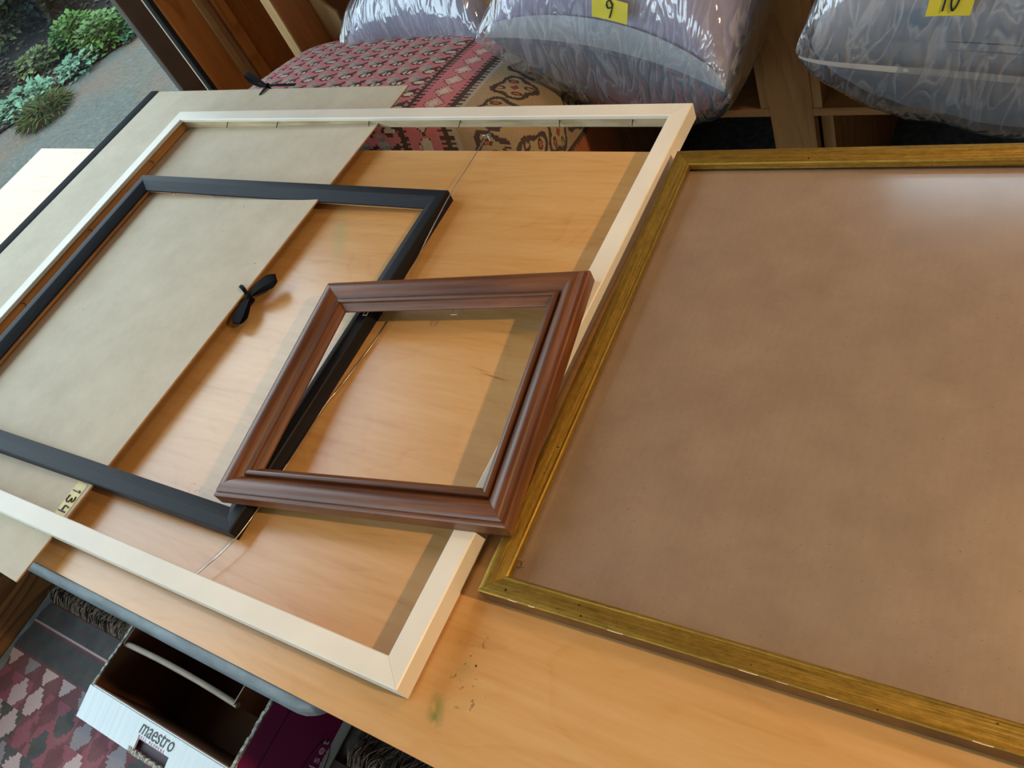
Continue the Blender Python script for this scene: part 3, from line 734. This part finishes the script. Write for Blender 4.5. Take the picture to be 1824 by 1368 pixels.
# purple print on the end wall, with its rounded corner
m = MB(); pts = rrect(y0-.0005, y1-.035, .034, BZ-.002, .02, 6); m.add([(x1+.0005, y, z) for y, z in pts]+[(x1+.0001, y, z) for y, z in pts], [list(range(len(pts))), list(range(len(pts), 2*len(pts)))]+[(i, (i+1) % len(pts), len(pts)+(i+1) % len(pts), len(pts)+i) for i in range(len(pts))])
pp = m.build('purple_print', M['purple'], pw)
m = MB(); m.box(x1+.0004, x1+.0012, y0, y1-.036, BZ-.052, BZ-.050); m.build('crease', M['purple_dark'], pp)
m = MB(); cyo, czo = -.092, BZ-.188
m.tube([(x1+.0008, cyo+.060*cos(a), czo+.030*sin(a)) for a in [2*pi*k/40 for k in range(41)]], .0011, 6); m.build('oval_logo', M['purple_dark'], pp, smooth=60)
lettering('lettering', 'windset', .030, (x1+.0012, cyo+.002, czo+.004), (0, 1, 0), (0, 0, 1), M['white_ink'], pp, spacing=1.25)
lettering('lettering', 'FARMS', .011, (x1+.0012, cyo+.022, czo-.015), (0, 1, 0), (0, 0, 1), M['white_ink'], pp, spacing=1.6)
m = MB(); rr = random.Random(5)
for k in range(34):      # torn upper edge
    a = y0+(y1-y0)*k/34; m.box(x1-w-.0012, x1+.0008, a, a+.0095, BZ-.002, BZ+rr.uniform(.0005, .0035))
m.build('torn_edge', M['torn'], pw)
m = MB()
for k in range(34):
    a = y0+(y1-y0)*k/34; m.box(x0-.0006, x0+w+.0006, a, a+.0095, BZ-.002, BZ+rr.uniform(.0003, .002))
m.build('torn_edge', M['torn'], bo)
# the folded-out front flap with its hand hole
fl = bpy.data.objects.new('front_flap', None); COL.objects.link(fl); fl.parent = bo; fl.location = (0, y0-.001, BZ); fl.rotation_euler = (RD(14), 0, 0)
m = MB(); hx0, hx1, hy = -.030, .058, -.036; FW = .058
m.box(x0-.004, hx0, -FW, 0, -.004, 0); m.box(hx1, x1-.002, -FW, 0, -.004, 0); m.box(hx0, hx1, hy+.004, 0, -.004, 0)
m.build('flap_board', M['carton'], fl)
m = MB(); m.box(x0+.03, x1-.03, -FW+.002, -.002, -.0125, -.0100); m.build('hole_shade_sheet', M['purple_dark'], fl)  # dark sheet added in place of the shade seen through the hand hole
m = MB()
for k in range(22):
    a = hx0-.012+k*.0045; m.box(a, a+.004, -FW-rr.uniform(0, .002), -FW+.005+rr.uniform(0, .003), -.004, .0006+rr.uniform(0, .001))
m.build('torn_lip', M['torn'], fl)
lettering('lettering', 'maestro', .036, (.012, -.0135, .0004), (1, 0, 0), (0, 1, 0), M['print_black'], fl, shear=.25, xs=.78)
lettering('lettering', 'BELL PEPPERS', .0085, (.006, -.0300, .0004), (1, 0, 0), (0, 1, 0), M['print_pink'], fl, spacing=1.5)
# inner carton
ic = thing('carton', 'small brown carton with a rolled lip nested inside the pepper box', 'box', (.730, -.70, FLOOR+.018))
ih = -.510-(FLOOR+.018); ix0, ix1, iy0, iy1 = -.162, .160, -.093, .118
cb('bottom', (ix0, ix1, iy0, iy1, 0, .003), 'brown_card', ic)
for b in ((ix0, ix0+.003, iy0, iy1, .003, ih), (ix1-.003, ix1, iy0, iy1, .003, ih), (ix0+.003, ix1-.003, iy0, iy0+.003, .003, ih-.008), (ix0+.003, ix1-.003, iy1-.003, iy1, .003, ih)):
    cb('side_wall', b, 'brown_card', ic)
m = MB(); m.tube([(ix0-.002+(ix1-ix0+.004)*k/16, iy0+.002+.004*sin(k/16*pi), ih-.007+.003*(1-abs(k/8-1))) for k in range(17)], .0055, 10); m.build('rolled_lip', M['card_lip'], ic, smooth=60)
for xx in (ix0, ix1-.002): cb('side_lip', (xx, xx+.002, iy0, iy1, ih, ih+.0015), 'card_lip', ic)

# ---------------------------------------------------------------- outdoors
GZ = -.95
def ground_z(x, y):
    b = max(0, min(1, (-3.3-x)/2.5)); return GZ+.55*b*b*(3-2*b)+.02*MN.noise(V((x*2, y*2, 0)))
m = MB(); nu, nv = 60, 60
m.grid([[(-.25-6.5*i/nu, -7+13*j/nv, ground_z(-.25-6.5*i/nu, -7+13*j/nv)) for j in range(nv+1)] for i in range(nu+1)], nu, nv)
go = m.build('ground', M['gravel'], smooth=180, fix=False); structure(go)
m = MB()
def edge_x(y): return -3.40+.40*(max(-1, min(3.5, y))-1.23)+.05*MN.noise(V((y*6, 1, 0)))
m.grid([[(edge_x(-7+15*j/240)-6*i/40, -7+15*j/240, ground_z(edge_x(-7+15*j/240)-6*i/40, -7+15*j/240)+.012) for j in range(241)] for i in range(41)], 40, 240)
structure(m.build('ground.001', M['litter'], smooth=180, fix=False))
m = MB(); m.grid([[(-8.2-1.5*sin(i/16*pi/2)-.4*MN.noise(V((j*.5, i*.4, 2))), -14+28*j/30, GZ+.4+2.6*i/16) for j in range(31)] for i in range(17)], 16, 30)
structure(m.build('sky_block_hill', M['sky_block_hill'], smooth=180, fix=False))  # unseen slope added to cut off the low sky light
def plant(name, label, cat, x, y, r, h, mat, n, leaf, seed, zoff=0, squash=1):
    rr = random.Random(seed); root = thing(name, label, cat, (x, y, ground_z(x, y)))
    m = MB()
    for k in range(n):
        th = rr.uniform(0, 2*pi); q = rr.random()**.5; ph = rr.random()
        p = V((r*q*cos(th), r*q*sin(th), h*(ph**.7)*(1-.45*q*q)+zoff))
        d = V((cos(th)+rr.uniform(-.8, .8), sin(th)+rr.uniform(-.8, .8), rr.uniform(-.3, .9))).normalized()
        sd = d.cross(V((0, 0, 1))).normalized(); up = sd.cross(d); L = leaf*rr.uniform(.6, 1.3); W = L*.45*squash
        m.add([p, p+d*L*.45+sd*W+up*L*.08, p+d*L-up*L*.12, p+d*L*.45-sd*W+up*L*.08, p+d*L*.45-up*L*.02], [(0, 1, 4), (1, 2, 4), (2, 3, 4), (3, 0, 4)])
    m.build('foliage', M[mat], root, fix=False)
    m = MB()
    for k in range(7):
        th = k*2*pi/7+.3; m.tube([(0, 0, -.03), (r*.3*cos(th), r*.3*sin(th), h*.4), (r*.6*cos(th), r*.6*sin(th), h*.7)], .008, 5, r1=.003)
    m.build('stem', M['bark'], root, smooth=60)
    return root
OUT = [
 ('shrub', 'bright green leafy shrub growing next to the dark window post', 'shrub', -3.24, 2.10, .17, .17, 'leaf_green', 620, .042, 1),
 ('shrub', 'mid green shrub in front of the black bush outside', 'shrub', -3.58, 2.11, .15, .17, 'leaf_green', 420, .042, 2),
 ('shrub', 'small yellow-green shrub above the pale mint plants', 'shrub', -3.70, 1.84, .15, .10, 'leaf_lime', 260, .042, 3),
 ('ground_plant', 'pale mint plant at the edge of the gravel by the window post', 'plant', -3.06, 2.11, .065, .08, 'leaf_mint', 90, .042, 4),
 ('ground_plant', 'largest pale mint plant spreading along the gravel edge', 'plant', -3.42, 1.50, .19, .08, 'leaf_mint', 330, .042, 5),
 ('ground_plant', 'pale mint seedlings among the leaf litter below the green shrub', 'plant', -3.22, 1.81, .13, .08, 'leaf_mint', 150, .040, 6),
 ('grass_tuft', 'yellowish grass tuft at the corner of the gravel', 'grass', -3.12, 1.40, .13, .05, 'leaf_lime', 700, .085, 7, 0, .16),
 ('bush', 'black-green bush rising behind the shrubs outside', 'bush', -4.12, 2.38, .36, .55, 'leaf_dark', 2400, .05, 8),
 ('bush', 'olive brush at the top of the bank outside the window', 'bush', -4.15, 1.97, .20, .36, 'leaf_olive', 1100, .045, 9),
 ('bush', 'dark undergrowth at the low end of the bank outside', 'bush', -3.95, 1.45, .22, .14, 'leaf_dark', 500, .045, 10),
]
for a in OUT: plant(*a)
rr = random.Random(77); m = MB()
for k in range(2200):
    y = rr.uniform(.7, 3.0); x = edge_x(y)-rr.random()**1.4*1.5; z = ground_z(x, y)+.02; L = rr.uniform(.02, .045); th = rr.uniform(0, 6.28)
    d = V((cos(th), sin(th), rr.uniform(-.1, .3))); s = V((-sin(th), cos(th), rr.uniform(-.2, .2)))*L*.4; p = V((x, y, z))
    m.add([p, p+d*L*.5+s, p+d*L, p+d*L*.5-s], [(0, 1, 2, 3)])
lf = m.build('fallen_leaves', M['leaf_grey'], fix=False); tag(lf, 'scattered grey-brown fallen leaves on the bank outside', 'leaves', kind='stuff')

# ---------------------------------------------------------------- light
wd = bpy.data.worlds.new('overcast_sky'); SC.world = wd; wd.use_nodes = True
bg = wd.node_tree.nodes['Background']; bg.inputs[0].default_value = (.74, .87, 1.0, 1); bg.inputs[1].default_value = 5.0
def portal(name, loc, rot, sx, sy):
    l = bpy.data.lights.new(name, 'AREA'); l.shape = 'RECTANGLE'; l.size = sx; l.size_y = sy; l.cycles.is_portal = True
    o = bpy.data.objects.new(name, l); COL.objects.link(o); o.location = loc; o.rotation_euler = rot
portal('window_light', (-.16, (WY0+WY1)/2, (WZ0+WZ1)/2), (0, -pi/2, 0), WZ1-WZ0, WY1-WY0)
portal('clerestory_light', ((BX0+BX1)/2, Y1+.08, (BZ0+BZ1)/2), (-pi/2, 0, 0), BX1-BX0, BZ1-BZ0)
portal('fill_window_light', ((FX0+FX1)/2, Y0-.08, (FZ0+FZ1)/2), (pi/2, 0, 0), FX1-FX0, FZ1-FZ0)  # portal of the added fill window
def spot(name, loc, target, power, color, angle, blend, radius):
    l = bpy.data.lights.new(name, 'SPOT'); l.energy = power; l.color = color; l.spot_size = RD(angle); l.spot_blend = blend; l.shadow_soft_size = radius
    o = bpy.data.objects.new(name, l); COL.objects.link(o); o.location = loc
    o.rotation_euler = (V(target)-V(loc)).to_track_quat('-Z', 'Y').to_euler()
spot('pendant_lamp', (3.75, -.45, 1.55), (2.5, -.45, 0), 205, (1, .66, .35), 54, .55, .04)

lp = bpy.data.lights.new('ceiling_lamp', 'POINT'); lp.energy = 18; lp.color = (1, .66, .36); lp.shadow_soft_size = .12
lo_ = bpy.data.objects.new('ceiling_lamp', lp); COL.objects.link(lo_); lo_.location = (2.32, .30, 1.58)
vs = SC.view_settings; SC.display_settings.display_device = 'sRGB'
vs.view_transform = 'Standard'; vs.look = 'None'; vs.exposure = -.07; vs.gamma = 1; vs.use_curve_mapping = False
SC.cycles.max_bounces = 10; SC.cycles.transparent_max_bounces = 16
for o in COL.objects:
    if o.parent is None: o.location.z += LIFT
